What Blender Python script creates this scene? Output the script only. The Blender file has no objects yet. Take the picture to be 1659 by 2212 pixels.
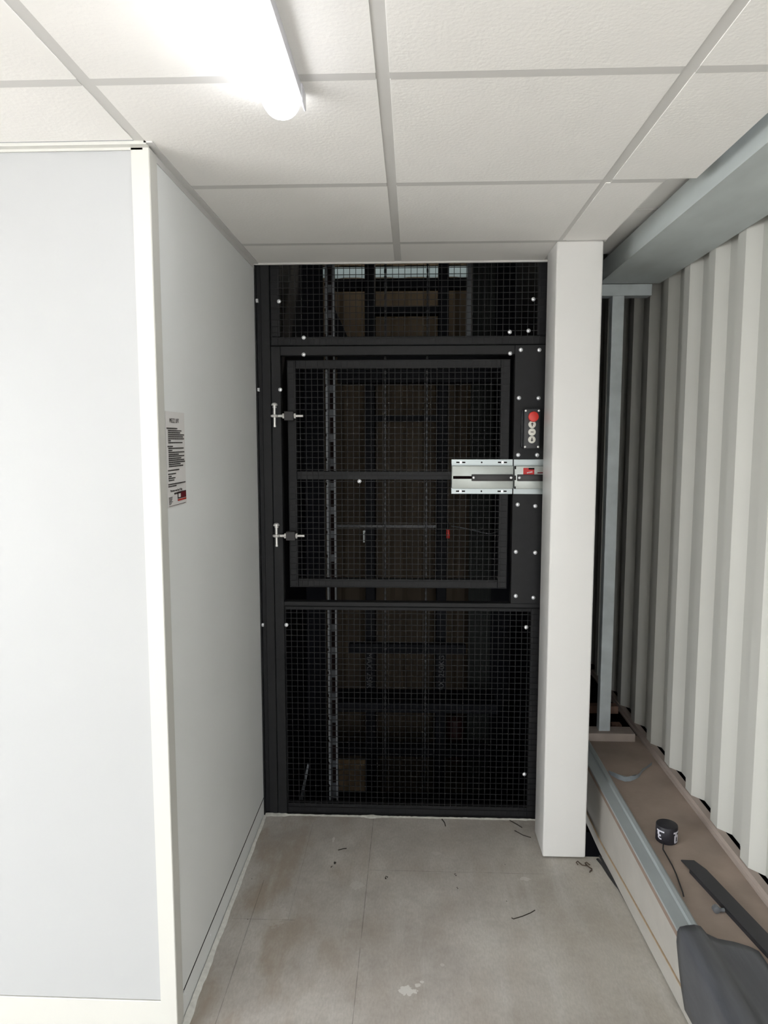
import bpy, bmesh, math, random
from mathutils import Vector, Matrix
random.seed(11)
scene = bpy.context.scene
COL = scene.collection
PI = math.pi
CEIL = 2.373
GY = 2.97            # front plane of the lift gate
LW = -0.652          # corridor left wall
FY = 1.79            # cabin front wall

# ------------------------------------------------------------------ helpers
def box(bm, x0, x1, y0, y1, z0, z1, bev=0.0, seg=2):
    r = bmesh.ops.create_cube(bm, size=1.0)
    vs = r['verts']
    for v in vs:
        v.co = Vector(((x0+x1)/2+v.co.x*(x1-x0), (y0+y1)/2+v.co.y*(y1-y0), (z0+z1)/2+v.co.z*(z1-z0)))
    if bev > 0:
        es = list({e for v in vs for e in v.link_edges})
        bmesh.ops.bevel(bm, geom=es, offset=bev, segments=seg, affect='EDGES', profile=0.5)
    return bm

AX = {'x': Matrix.Rotation(PI/2, 4, 'Y'), 'y': Matrix.Rotation(PI/2, 4, 'X'), 'z': Matrix.Identity(4)}
def cyl(bm, c, r, l, axis='z', seg=20, r2=None, bev=0.0):
    m = Matrix.Translation(c) @ AX[axis]
    res = bmesh.ops.create_cone(bm, cap_ends=True, segments=seg, radius1=r, radius2=r if r2 is None else r2, depth=l, matrix=m)
    if bev > 0:
        es = [e for e in {e for v in res['verts'] for e in v.link_edges} if any(len(f.verts) > 4 for f in e.link_faces)]
        bmesh.ops.bevel(bm, geom=es, offset=bev, segments=2, affect='EDGES', profile=0.5)
    return bm

def dome(bm, c, r, h, d=(0, -1, 0), seg=14, rings=4):
    d = Vector(d).normalized(); a = d.orthogonal().normalized(); b = d.cross(a); c = Vector(c)
    prev = None
    for k in range(rings):
        t = k/rings*PI/2
        ring = [bm.verts.new(c + d*(h*math.sin(t)) + (a*math.cos(u)+b*math.sin(u))*(r*math.cos(t))) for u in [2*PI*i/seg for i in range(seg)]]
        if prev:
            for i in range(seg):
                bm.faces.new((prev[i], prev[(i+1) % seg], ring[(i+1) % seg], ring[i]))
        else:
            bm.faces.new(ring[::-1])
        prev = ring
    top = bm.verts.new(c+d*h)
    for i in range(seg):
        bm.faces.new((prev[i], prev[(i+1) % seg], top))
    return bm

def tube(bm, pts, r, seg=8, radii=None):
    pts = [Vector(p) for p in pts]; rings = []
    n = len(pts); up = None
    for i, p in enumerate(pts):
        t = (pts[min(i+1, n-1)]-pts[max(i-1, 0)]).normalized()
        if up is None: up = t.orthogonal().normalized()
        a = (up - t*up.dot(t)).normalized(); up = a; b = t.cross(a)
        rr = radii[i] if radii else r
        rings.append([bm.verts.new(p+(a*math.cos(u)+b*math.sin(u))*rr) for u in [2*PI*k/seg for k in range(seg)]])
    for i in range(n-1):
        for k in range(seg):
            bm.faces.new((rings[i][k], rings[i][(k+1) % seg], rings[i+1][(k+1) % seg], rings[i+1][k]))
    bm.faces.new(rings[0][::-1]); bm.faces.new(rings[-1])
    return bm

def torus(bm, c, R, r, axis='z', seg=24, cs=8, sx=1.0):
    m = Matrix.Translation(c) @ AX[axis]; rings = []
    for i in range(seg):
        u = 2*PI*i/seg
        rings.append([bm.verts.new(m @ Vector(((R+r*math.cos(w))*math.cos(u), (R+r*math.cos(w))*math.sin(u)*sx, r*math.sin(w)))) for w in [2*PI*k/cs for k in range(cs)]])
    for i in range(seg):
        for k in range(cs):
            bm.faces.new((rings[i][k], rings[(i+1) % seg][k], rings[(i+1) % seg][(k+1) % cs], rings[i][(k+1) % cs]))
    return bm

def prism(bm, poly, axis, a0, a1):
    """extrude a 2D outline along an axis; outline gives the two other coordinates in xyz order"""
    def P(p, a):
        return {'x': (a, p[0], p[1]), 'y': (p[0], a, p[1]), 'z': (p[0], p[1], a)}[axis]
    A = [bm.verts.new(P(p, a0)) for p in poly]; B = [bm.verts.new(P(p, a1)) for p in poly]
    n = len(poly)
    for i in range(n):
        bm.faces.new((A[i], A[(i+1) % n], B[(i+1) % n], B[i]))
    bm.faces.new(A[::-1]); bm.faces.new(B)
    return bm

def new(): return bmesh.new()

def obj(name, bm, mat, parent=None, smooth=True, ang=35):
    bmesh.ops.recalc_face_normals(bm, faces=bm.faces)
    me = bpy.data.meshes.new(name); bm.to_mesh(me); bm.free()
    me.materials.append(mat)
    if smooth:
        for p in me.polygons: p.use_smooth = True
        me.set_sharp_from_angle(angle=math.radians(ang))
    o = bpy.data.objects.new(name, me); COL.objects.link(o)
    if parent is not None:
        o.parent = parent
        o.matrix_parent_inverse = Matrix.Translation(-Vector(parent_loc(parent)))
    return o

def parent_loc(p):
    v = Vector(p.location)
    return v

def tag(o, label=None, cat=None, group=None, kind=None):
    if label: o['label'] = label
    if cat: o['category'] = cat
    if group: o['group'] = group
    if kind: o['kind'] = kind
    return o

def thing(name, label, cat, loc, group=None):
    o = bpy.data.objects.new(name, None); COL.objects.link(o)
    o.location = loc; o.empty_display_size = 0.05
    return tag(o, label, cat, group)

def struct(name, bm, mat, label, cat, smooth=False):
    return tag(obj(name, bm, mat, None, smooth), label, cat, kind='structure')

def copy_tree(o, off):
    c = o.copy(); COL.objects.link(c); c.location = Vector(o.location)+Vector(off)
    for ch in list(o.children):
        d = ch.copy(); COL.objects.link(d); d.parent = c
        for g in list(ch.children):
            e = g.copy(); COL.objects.link(e); e.parent = d
    return c

def text_bm(s, size, mtx, extrude=0.0004, align='CENTER', sx=1.0):
    cu = bpy.data.curves.new('lettering', 'FONT'); cu.body = s; cu.size = size
    cu.align_x = align; cu.align_y = 'CENTER'; cu.extrude = extrude; cu.resolution_u = 3
    t = bpy.data.objects.new('lettering', cu); COL.objects.link(t)
    dg = bpy.context.evaluated_depsgraph_get(); dg.update()
    me = bpy.data.meshes.new_from_object(t.evaluated_get(dg))
    bpy.data.objects.remove(t); bpy.data.curves.remove(cu)
    bm = new(); bm.from_mesh(me); bpy.data.meshes.remove(me)
    bm.transform(mtx @ Matrix.Diagonal((sx, 1, 1, 1)))
    return bm

def merge(bm, other):
    me = bpy.data.meshes.new('tmp'); other.to_mesh(me); other.free()
    bm.from_mesh(me); bpy.data.meshes.remove(me)
    return bm

# ------------------------------------------------------------------ materials
def mat(name, col, rough=0.5, metal=0.0, noise=0.0, nscale=8.0, bump=0.0, bscale=200.0, spec=0.5, coat=0.0, col2=None, stretch=(1, 1, 1)):
    m = bpy.data.materials.new(name); m.use_nodes = True
    N = m.node_tree.nodes; L = m.node_tree.links
    b = N['Principled BSDF']
    b.inputs['Base Color'].default_value = (*col, 1); b.inputs['Roughness'].default_value = rough
    b.inputs['Metallic'].default_value = metal; b.inputs['Specular IOR Level'].default_value = spec
    b.inputs['Coat Weight'].default_value = coat
    tc = N.new('ShaderNodeTexCoord'); mp = N.new('ShaderNodeMapping'); mp.inputs['Scale'].default_value = stretch
    L.new(tc.outputs['Object'], mp.inputs['Vector'])
    if noise > 0:
        n = N.new('ShaderNodeTexNoise'); n.inputs['Scale'].default_value = nscale; n.inputs['Detail'].default_value = 6
        L.new(mp.outputs['Vector'], n.inputs['Vector'])
        r = N.new('ShaderNodeValToRGB'); r.color_ramp.elements[0].position = 0.3; r.color_ramp.elements[1].position = 0.7
        c2 = col2 or tuple(c*(1-noise) for c in col)
        r.color_ramp.elements[0].color = (*c2, 1); r.color_ramp.elements[1].color = (*col, 1)
        L.new(n.outputs['Fac'], r.inputs['Fac']); L.new(r.outputs['Color'], b.inputs['Base Color'])
    if bump > 0:
        n2 = N.new('ShaderNodeTexNoise'); n2.inputs['Scale'].default_value = bscale; n2.inputs['Detail'].default_value = 3
        L.new(mp.outputs['Vector'], n2.inputs['Vector'])
        bp = N.new('ShaderNodeBump'); bp.inputs['Strength'].default_value = bump; bp.inputs['Distance'].default_value = 0.002
        L.new(n2.outputs['Fac'], bp.inputs['Height']); L.new(bp.outputs['Normal'], b.inputs['Normal'])
    return m

M = {}
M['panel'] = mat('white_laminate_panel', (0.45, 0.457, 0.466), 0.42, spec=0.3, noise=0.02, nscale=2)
M['sidepanel'] = mat('pale_grey_laminate', (0.80, 0.815, 0.82), 0.5, noise=0.03, nscale=3, spec=0.22)
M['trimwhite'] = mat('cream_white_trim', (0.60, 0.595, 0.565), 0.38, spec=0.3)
M['trimgrey'] = mat('grey_trim', (0.62, 0.61, 0.60), 0.5)
M['tile'] = mat('ceiling_tile', (0.84, 0.825, 0.805), 0.75, noise=0.025, nscale=6, bump=0.35, bscale=110)
M['tbar'] = mat('ceiling_grid', (0.60, 0.59, 0.575), 0.5, spec=0.25)  # shade around the bars is put into this darker colour
M['column'] = mat('white_column_lacquer', (0.69, 0.682, 0.67), 0.3, noise=0.015, nscale=4, spec=0.2)
M['black'] = mat('black_powder_coat', (0.013, 0.0132, 0.015), 0.55, noise=0.2, nscale=30, spec=0.3, bump=0.08, bscale=400)
M['wire'] = mat('black_mesh_wire', (0.010, 0.010, 0.0115), 0.5, spec=0.25)
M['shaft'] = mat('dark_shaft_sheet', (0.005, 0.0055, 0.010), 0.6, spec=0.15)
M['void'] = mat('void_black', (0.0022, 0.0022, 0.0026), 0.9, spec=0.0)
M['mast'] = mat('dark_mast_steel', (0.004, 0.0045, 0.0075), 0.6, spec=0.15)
M['zinc'] = mat('bright_zinc', (0.84, 0.83, 0.81), 0.3, metal=0.55)
M['bolt'] = mat('zinc_bolt_head', (0.86, 0.87, 0.90), 0.3, metal=0.55)
M['steel'] = mat('galvanised_steel', (0.52, 0.565, 0.58), 0.5, metal=0.15, noise=0.18, nscale=14, stretch=(1, 0.3, 1))
M['beam'] = mat('galvanised_beam', (0.54, 0.585, 0.59), 0.55, metal=0.1, spec=0.3, noise=0.16, nscale=9, stretch=(1, 0.4, 1))
M['slot'] = mat('slotted_zinc', (0.16, 0.17, 0.185), 0.42, metal=0.3, spec=0.4, noise=0.2, nscale=25)
M['chain'] = mat('dull_chain_steel', (0.035, 0.036, 0.040), 0.4, metal=0.3)
M['dimprint'] = mat('dim_grey_print', (0.10, 0.10, 0.105), 0.6)
M['channelweb'] = mat('slotted_rail_web', (0.035, 0.038, 0.046), 0.5)
M['lipsteel'] = mat('galvanised_lip', (0.36, 0.395, 0.405), 0.5, metal=0.15, noise=0.15, nscale=14, stretch=(1, 0.3, 1))
M['lock'] = mat('lock_silver', (0.50, 0.535, 0.515), 0.38, metal=0.35, noise=0.05, nscale=40)
M['lockflange'] = mat('lock_flange_silver', (0.44, 0.485, 0.495), 0.36, metal=0.4)
M['blackplastic'] = mat('black_plastic', (0.022, 0.02, 0.021), 0.45)
M['boxplastic'] = mat('control_box_plastic', (0.035, 0.036, 0.04), 0.5)
M['red'] = mat('red_plastic', (0.66, 0.035, 0.025), 0.4)
M['redlabel'] = mat('red_label', (0.58, 0.02, 0.02), 0.5)
M['whiteplastic'] = mat('white_plastic', (0.74, 0.725, 0.66), 0.45)
M['hole'] = mat('dark_hole', (0.010, 0.006, 0.006), 0.9, spec=0.0)
M['ink'] = mat('printed_ink', (0.045, 0.04, 0.038), 0.7)
M['paper'] = mat('notice_paper', (0.70, 0.685, 0.68), 0.6)
M['logodark'] = mat('logo_dark', (0.018, 0.008, 0.01), 0.5)
M['logowine'] = mat('logo_wine', (0.12, 0.006, 0.012), 0.5)
M['logored'] = mat('logo_red', (0.45, 0.03, 0.015), 0.5)
M['logowhite'] = mat('logo_white', (0.66, 0.64, 0.63), 0.5)
M['rib'] = mat('corrugated_white_sheet', (0.48, 0.478, 0.448), 0.5, spec=0.3, noise=0.05, nscale=5, stretch=(1, 1, 0.3))
M['clad'] = mat('brown_grey_cladding', (0.105, 0.082, 0.06), 0.7, spec=0.1, noise=0.35, nscale=3, stretch=(3, 1, 0.3))
M['board'] = mat('cream_painted_board', (0.40, 0.38, 0.35), 0.6, noise=0.1, nscale=10)
M['plyedge'] = mat('tan_ply_edge', (0.40, 0.30, 0.20), 0.7, noise=0.2, nscale=60)
M['packer'] = mat('brown_packer', (0.26, 0.19, 0.15), 0.8, noise=0.2, nscale=40)
M['web'] = mat('dusty_brown_ledge', (0.335, 0.262, 0.22), 0.8, noise=0.28, nscale=7, bump=0.25, bscale=60, col2=(0.245, 0.195, 0.165))
M['kerb'] = mat('dusty_kerb', (0.39, 0.325, 0.29), 0.8, noise=0.2, nscale=12, stretch=(1, 0.3, 1))
M['sheet'] = mat('charcoal_membrane', (0.088, 0.092, 0.104), 0.45, noise=0.45, nscale=9, bump=0.5, bscale=40, stretch=(2.5, 0.35, 1))
M['strip'] = mat('black_flat_bar', (0.024, 0.0235, 0.028), 0.5, noise=0.2, nscale=20)
M['rubber'] = mat('black_rubber', (0.020, 0.02, 0.021), 0.7)
M['rope'] = mat('brown_wire_insulation', (0.055, 0.035, 0.022), 0.6)
M['can'] = mat('black_cap', (0.012, 0.011, 0.016), 0.5)
M['mark'] = mat('grey_white_print', (0.55, 0.54, 0.60), 0.6)
M['tarp'] = mat('blue_grey_plastic', (0.24, 0.27, 0.30), 0.3, noise=0.25, nscale=30)
M['dust'] = mat('pale_dust', (0.74, 0.735, 0.70), 0.9, noise=0.2, nscale=60, bump=0.4, bscale=150)
M['mortar'] = mat('pale_mortar', (0.58, 0.575, 0.53), 0.9, noise=0.25, nscale=60, bump=0.4, bscale=150)
M['housing'] = mat('lamp_housing_white', (0.70, 0.70, 0.76), 0.4)
M['timber'] = mat('brown_timber', (0.24, 0.14, 0.10), 0.75, noise=0.3, nscale=12, stretch=(6, 6, 1))
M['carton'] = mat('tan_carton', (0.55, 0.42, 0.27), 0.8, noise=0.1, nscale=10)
M['soil'] = mat('dark_debris', (0.03, 0.024, 0.018), 0.9)
M['flake'] = mat('white_plaster', (0.72, 0.71, 0.68), 0.85, noise=0.1, nscale=40)
M['darkred'] = mat('dull_red_drum', (0.030, 0.004, 0.004), 0.6)
M['outer'] = mat('outer_white_paint', (0.80, 0.79, 0.77), 0.7)
M['ground'] = mat('yard_ground', (0.60, 0.59, 0.57), 0.9, noise=0.2, nscale=3)

# diffuser of the batten
m = bpy.data.materials.new('lamp_diffuser'); m.use_nodes = True
b = m.node_tree.nodes['Principled BSDF']
b.inputs['Base Color'].default_value = (0.9, 0.9, 0.92, 1)
b.inputs['Emission Color'].default_value = (0.97, 0.98, 1.0, 1); b.inputs['Emission Strength'].default_value = 5.0
M['lamp'] = m

# dark tinted pane high in the shaft
m = bpy.data.materials.new('grimy_rooflight'); m.use_nodes = True
N = m.node_tree.nodes; L = m.node_tree.links
out = N['Material Output']; N.remove(N['Principled BSDF'])
t = N.new('ShaderNodeBsdfTranslucent'); t.inputs['Color'].default_value = (0.26, 0.28, 0.275, 1)
tr = N.new('ShaderNodeBsdfTransparent'); tr.inputs['Color'].default_value = (0.12, 0.13, 0.13, 1)
mx = N.new('ShaderNodeMixShader'); mx.inputs['Fac'].default_value = 0.4
L.new(t.outputs[0], mx.inputs[1]); L.new(tr.outputs[0], mx.inputs[2]); L.new(mx.outputs[0], out.inputs['Surface'])
M['pane'] = m
m2 = m.copy(); m2.name = 'grimy_roof_pane'; M['roofpane'] = m2
for nd in m2.node_tree.nodes:
    if nd.bl_idname in ('ShaderNodeBsdfTranslucent', 'ShaderNodeBsdfTransparent'): nd.inputs['Color'].default_value = (0.42, 0.40, 0.36, 1)

# floor: painted chipboard decking, worn, with joints, brush marks and spatters
def floor_material():
    m = bpy.data.materials.new('worn_grey_decking'); m.use_nodes = True
    N = m.node_tree.nodes; L = m.node_tree.links; b = N['Principled BSDF']
    b.inputs['Roughness'].default_value = 0.62
    tc = N.new('ShaderNodeTexCoord'); O = tc.outputs['Object']
    def noise(scale, detail=6, stretch=(1, 1, 1), rot=0.0, rough=0.55):
        mp = N.new('ShaderNodeMapping'); mp.inputs['Scale'].default_value = stretch; mp.inputs['Rotation'].default_value = (0, 0, rot)
        L.new(O, mp.inputs['Vector'])
        n = N.new('ShaderNodeTexNoise'); n.inputs['Scale'].default_value = scale; n.inputs['Detail'].default_value = detail; n.inputs['Roughness'].default_value = rough
        L.new(mp.outputs['Vector'], n.inputs['Vector']); return n.outputs['Fac']
    def ramp(fac, p0, p1, c0=(0, 0, 0), c1=(1, 1, 1)):
        r = N.new('ShaderNodeValToRGB'); e = r.color_ramp.elements
        e[0].position = p0; e[1].position = p1; e[0].color = (*c0, 1); e[1].color = (*c1, 1)
        L.new(fac, r.inputs['Fac']); return r.outputs['Color']
    def mix(fac, a, c, mode='MIX'):
        x = N.new('ShaderNodeMix'); x.data_type = 'RGBA'; x.blend_type = mode
        if isinstance(fac, float): x.inputs[0].default_value = fac
        else: L.new(fac, x.inputs[0])
        for s, v in ((x.inputs[6], a), (x.inputs[7], c)):
            if isinstance(v, tuple): s.default_value = (*v, 1)
            else: L.new(v, s)
        return x.outputs[2]
    def math_(op, a, c=None, clamp=False):
        x = N.new('ShaderNodeMath'); x.operation = op; x.use_clamp = clamp
        for i, v in enumerate((a, c)):
            if v is None: continue
            if isinstance(v, (int, float)): x.inputs[i].default_value = v
            else: L.new(v, x.inputs[i])
        return x.outputs[0]
    sep = N.new('ShaderNodeSeparateXYZ'); L.new(O, sep.inputs[0]); X, Y = sep.outputs[0], sep.outputs[1]
    c = ramp(noise(2.6, 9, rough=0.65), 0.34, 0.66, (0.355, 0.325, 0.297), (0.53, 0.505, 0.472))
    c = mix(math_('MULTIPLY', ramp(noise(11, 7, rough=0.7), 0.50, 0.68), 0.30), c, (0.30, 0.272, 0.25))
    c = mix(math_('MULTIPLY', ramp(noise(19, 6, rough=0.7), 0.54, 0.70), 0.22), c, (0.56, 0.545, 0.515))
    # brown worn patches, mostly along the cabin side
    side = math_('MULTIPLY', math_('SUBTRACT', -0.1, X), 1.9, True)
    c = mix(math_('MULTIPLY', ramp(noise(5, 5, (1.6, .7, 1), 0.3), 0.46, 0.62), math_('ADD', math_('MULTIPLY', side, 0.75), 0.22)), c, (0.325, 0.268, 0.215))
    # greenish tint on the kerb side
    green = math_('MULTIPLY', math_('SUBTRACT', X, 0.15), 1.1, True)
    c = mix(math_('MULTIPLY', green, 0.45), c, (0.40, 0.385, 0.30))
    # pale roller streaks
    c = mix(math_('MULTIPLY', ramp(noise(7, 4, (2.2, .25, 1), 0.25), 0.53, 0.72), 0.42), c, (0.54, 0.53, 0.51))
    # fine grain
    c = mix(math_('MULTIPLY', ramp(noise(160, 3, (1, .35, 1)), 0.35, 0.65), 0.26), c, (0.24, 0.22, 0.20))
    def line(coord, at, half, lo, hi, other, strength):
        d = math_('ABSOLUTE', math_('SUBTRACT', coord, at))
        wob = math_('MULTIPLY', noise(14, 3), 0.0045)
        f = math_('LESS_THAN', math_('ADD', d, wob), half+0.00225)
        f = math_('MULTIPLY', f, math_('GREATER_THAN', other, lo)); f = math_('MULTIPLY', f, math_('LESS_THAN', other, hi))
        return math_('MULTIPLY', f, strength)
    for f in (line(X, -0.1650, 0.0012, -3, 2.95, Y, 0.55), line(Y, 2.578, 0.0010, -0.165, 0.52, X, 0.4), line(Y, 2.281, 0.0010, -0.62, -0.40, X, 0.45),
              line(X, -0.425, 0.0009, 2.281, 2.9, Y, 0.3), line(X, -0.555, 0.0014, 1.7, 2.5, Y, 0.5)):
        c = mix(f, c, (0.11, 0.10, 0.09))
    # white spatters
    jit = noise(60, 4)
    for (px, py, rx, ry, s) in ((-0.009, 1.981, 0.030, 0.020, 0.85), (0.022, 2.002, 0.009, 0.012, 0.7), (0.034, 2.018, 0.007, 0.006, 0.7), (-0.203, 2.483, 0.028, 0.026, 0.3), (0.430, 2.545, 0.022, 0.012, 0.45),
                                (0.10, 2.09, 0.007, 0.007, 0.4), (-0.322, 2.783, 0.006, 0.020, 0.6), (0.10, 2.70, 0.02, 0.012, 0.25), (-0.47, 2.30, 0.04, 0.06, 0.2), (0.30, 1.86, 0.012, 0.01, 0.35)):
        dx = math_('DIVIDE', math_('SUBTRACT', X, px), rx); dy = math_('DIVIDE', math_('SUBTRACT', Y, py), ry)
        d = math_('ADD', math_('MULTIPLY', dx, dx), math_('MULTIPLY', dy, dy))
        d = math_('ADD', d, math_('MULTIPLY', math_('SUBTRACT', jit, 0.5), 3.5))
        c = mix(math_('MULTIPLY', math_('LESS_THAN', d, 0.8), s), c, (0.62, 0.61, 0.58))
    # tiny dark specks
    v = N.new('ShaderNodeTexVoronoi'); v.inputs['Scale'].default_value = 9; L.new(O, v.inputs['Vector'])
    c = mix(math_('MULTIPLY', math_('LESS_THAN', v.outputs['Distance'], 0.022), 0.7), c, (0.05, 0.04, 0.035))
    L.new(c, b.inputs['Base Color'])
    bp = N.new('ShaderNodeBump'); bp.inputs['Strength'].default_value = 0.15; bp.inputs['Distance'].default_value = 0.002
    L.new(noise(90, 4), bp.inputs['Height']); L.new(bp.outputs['Normal'], b.inputs['Normal'])
    return m
M['floor'] = floor_material()

# ------------------------------------------------------------------ setting
bm = new()
box(bm, -3.2, 0.80, -1.86, 2.70, -0.06, 0.0); box(bm, 0.80, 1.2, -1.86, 2.70, -0.06, -0.01)
box(bm, -0.66, 0.695, 2.70, 2.985, -0.06, 0.0)
struct('floor', bm, M['floor'], 'worn grey painted decking floor with board joints and white spatters', 'floor')

# ceiling: tiles hang a few millimetres below the grid, so the bars sit in recesses
bm = new()
gx = [-3.06, -2.46, -1.86, -1.26, -0.661, -0.061, 0.539, 0.78]
gy = [-3.3+0.6 * 0, ]
ys = [1.484-0.6*k for k in range(5, 0, -1)] + [1.484, 2.084, 2.684, 3.284]
hb = 0.0135
for i in range(len(gx)-1):
    for j in range(len(ys)-1):
        x0, x1, y0, y1 = gx[i]+hb, gx[i+1]-hb, ys[j]+hb, ys[j+1]-hb
        if i == len(gx)-2:
            x1 = 0.782
            if y0 > 2.05: x1 = 0.698
        if y1 > 2.968: y1 = 2.960
        if y0 > 2.95 or (i < 4 and y0 > FY): continue
        if i == 4: x0 = max(x0, LW+0.018) if y0 > 1.6 else x0
        if i == 3 and y1 > FY-0.02: y1 = FY-0.03
        if i < 3 and y1 > FY-0.02: y1 = FY-0.03
        if i == len(gx)-2 and y0 > 2.05: x0 = gx[i]+0.002
        box(bm, x0, x1, y0, y1, CEIL, CEIL+0.016, 0.0004, 1)
struct('ceiling', bm, M['tile'], 'pale suspended ceiling of square stippled tiles', 'ceiling')
# grid bars
n = 0
for x in gx[3:7]:
    n += 1
    bm = new(); box(bm, x-0.0145, x+0.0145, -1.75, FY-0.01 if n == 1 else 2.962, CEIL+0.0018, CEIL+0.03)
    struct('trim_%d' % n, bm, M['tbar'], ['ceiling grid bar over the cabin side', 'ceiling grid bar in line with the corridor wall', 'long ceiling grid bar down the middle of the corridor', 'long ceiling grid bar leading to the white column'][n-1], 'ceiling grid bar')
for y, lb in ((0.884, 'ceiling grid cross bar overhead'), (1.484, 'ceiling grid cross bar passing above the lamp end'), (2.084, 'ceiling grid cross bar beyond the lamp'), (2.684, 'ceiling grid cross bar nearest the lift gate')):
    n += 1
    bm = new()
    xs = [-3.06]+gx[3:7]+[0.78 if y < 2.2 else 0.70]
    if y > FY: xs = gx[4:7]+[0.70]
    for a, c in zip(xs[:-1], xs[1:]):
        box(bm, a+0.0147 if a > -3 else a, c-0.0147 if c < 0.69 and c != xs[-1] else c, y-0.014, y+0.014, CEIL-0.0002, CEIL+0.028)
    struct('trim_%d' % n, bm, M['tbar'], lb, 'ceiling grid bar')
# edge angles where the ceiling meets the cabin
bm = new(); box(bm, LW, LW+0.021, FY-0.022, 2.962, CEIL-0.003, CEIL+0.002); box(bm, LW+0.0005, LW+0.002, FY+0.05, 2.962, CEIL-0.02, CEIL-0.002)
struct('trim_9', bm, M['trimgrey'], 'grey edge angle between corridor wall and ceiling', 'edge trim')
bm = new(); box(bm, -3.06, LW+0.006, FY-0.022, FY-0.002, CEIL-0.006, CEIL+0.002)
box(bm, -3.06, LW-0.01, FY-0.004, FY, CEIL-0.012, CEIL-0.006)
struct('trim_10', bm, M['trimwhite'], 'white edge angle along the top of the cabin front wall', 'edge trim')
bm = new(); box(bm, LW, 0.545, 2.955, 2.966, CEIL-0.006, CEIL+0.012)
struct('trim_11', bm, M['trimgrey'], 'ceiling edge strip above the lift gate', 'edge trim')
bm = new(); box(bm, -3.4, 1.3, -1.86, 4.16, CEIL+0.5, CEIL+0.56); box(bm, -3.4, -0.52, 4.16, 5.0, CEIL+0.5, CEIL+0.56); box(bm, 0.34, 1.3, 4.16, 5.0, CEIL+0.5, CEIL+0.56); box(bm, -0.52, 0.34, 4.46, 5.0, CEIL+0.5, CEIL+0.56)
struct('trim_12', bm, M['shaft'], 'dark void above the ceiling', 'roof void')
# small higher ceiling strip glimpsed beyond the beam
bm = new()
for y0, y1 in ((2.06, 2.55), (2.565, 3.15)):
    box(bm, 0.715, 0.95, y0, y1, CEIL+0.070, CEIL+0.085)
box(bm, 0.70, 0.712, 2.05, 3.15, CEIL+0.016, CEIL+0.08); box(bm, 0.70, 0.782, 2.045, 2.058, CEIL+0.017, CEIL+0.085)
struct('trim_13', bm, M['tile'], 'higher shaded ceiling strip beside the steel beam', 'ceiling strip')

# cabin: front wall, corridor side wall, kickboards, corner trim
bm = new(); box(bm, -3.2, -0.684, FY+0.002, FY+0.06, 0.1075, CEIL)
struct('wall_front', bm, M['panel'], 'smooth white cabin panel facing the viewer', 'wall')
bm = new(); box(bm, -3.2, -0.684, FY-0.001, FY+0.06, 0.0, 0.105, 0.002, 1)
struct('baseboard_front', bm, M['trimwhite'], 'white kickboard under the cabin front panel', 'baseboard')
bm = new(); box(bm, LW-0.05, LW, FY+0.05, GY+0.03, 0.0825, CEIL)
struct('wall_left', bm, M['sidepanel'], 'pale grey corridor side wall carrying the lift notice', 'wall')
bm = new(); box(bm, LW-0.05, LW+0.001, FY+0.05, GY+0.02, 0.0, 0.0765)
box(bm, LW-0.05, LW-0.006, FY+0.07, GY+0.02, 0.0765, 0.0825)
for y, z in ((1.87, 0.06), (2.13, 0.05), (2.48, 0.05)):
    cyl(bm, (LW+0.0015, y, z), 0.004, 0.002, 'x', 10)
struct('baseboard_left', bm, M['sidepanel'], 'pale grey skirting along the corridor side wall', 'baseboard')
bm = new(); box(bm, LW-0.0055, LW+0.0002, FY+0.075, GY+0.02, 0.0766, 0.0824)
struct('trim_14', bm, M['hole'], 'thin dark joint above the corridor skirting', 'joint')
bm = new()
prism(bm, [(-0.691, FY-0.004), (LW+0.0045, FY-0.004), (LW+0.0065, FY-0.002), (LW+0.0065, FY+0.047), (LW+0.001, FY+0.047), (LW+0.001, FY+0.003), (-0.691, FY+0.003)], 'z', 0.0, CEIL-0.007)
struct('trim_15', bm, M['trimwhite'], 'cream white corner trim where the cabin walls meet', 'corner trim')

# pale sealant line at the foot of the corridor wall
bm = new()
ny = 60; rows = []
for k in range(ny+1):
    y = 1.60+(GY-1.62)*k/ny
    w = 0.019+0.0022*math.sin(k*0.7)+0.003*random.random()
    w *= 1.0-0.55*(k/ny)
    x0 = LW+0.0035
    rows.append([bm.verts.new((x0, y, 0.0015)), bm.verts.new((x0, y, 0.006+0.002*random.random())), bm.verts.new((x0+w*.6, y, 0.0045+0.001*random.random())), bm.verts.new((x0+w, y, 0.0003))])
for a, c in zip(rows[:-1], rows[1:]):
    for i in range(3): bm.faces.new((a[i], a[i+1], c[i+1], c[i]))
struct('trim_16', bm, M['dust'], 'pale ragged sealant line at the foot of the corridor wall', 'sealant', smooth=True)
# crumbly mortar line at the gate threshold
bm = new(); rows = []
for k in range(121):
    x = -0.645+1.195*k/120
    big = 0.010*math.exp(-((x+0.175)/0.03)**2) + (0.008 if x < -0.55 else 0)
    w = 0.004+0.004*random.random()+big; hh = 0.0015+0.002*random.random()+big*0.4
    y = GY-0.002
    rows.append([bm.verts.new((x, y, 0.0)), bm.verts.new((x, y, hh+0.002)), bm.verts.new((x, y-w*.6, hh)), bm.verts.new((x, y-w-0.003*random.random(), 0.0003))])
for a, c in zip(rows[:-1], rows[1:]):
    for i in range(3): bm.faces.new((a[i], a[i+1], c[i+1], c[i]))
struct('trim_17', bm, M['mortar'], 'pale crumbly mortar line along the lift threshold', 'mortar line', smooth=True)

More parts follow.
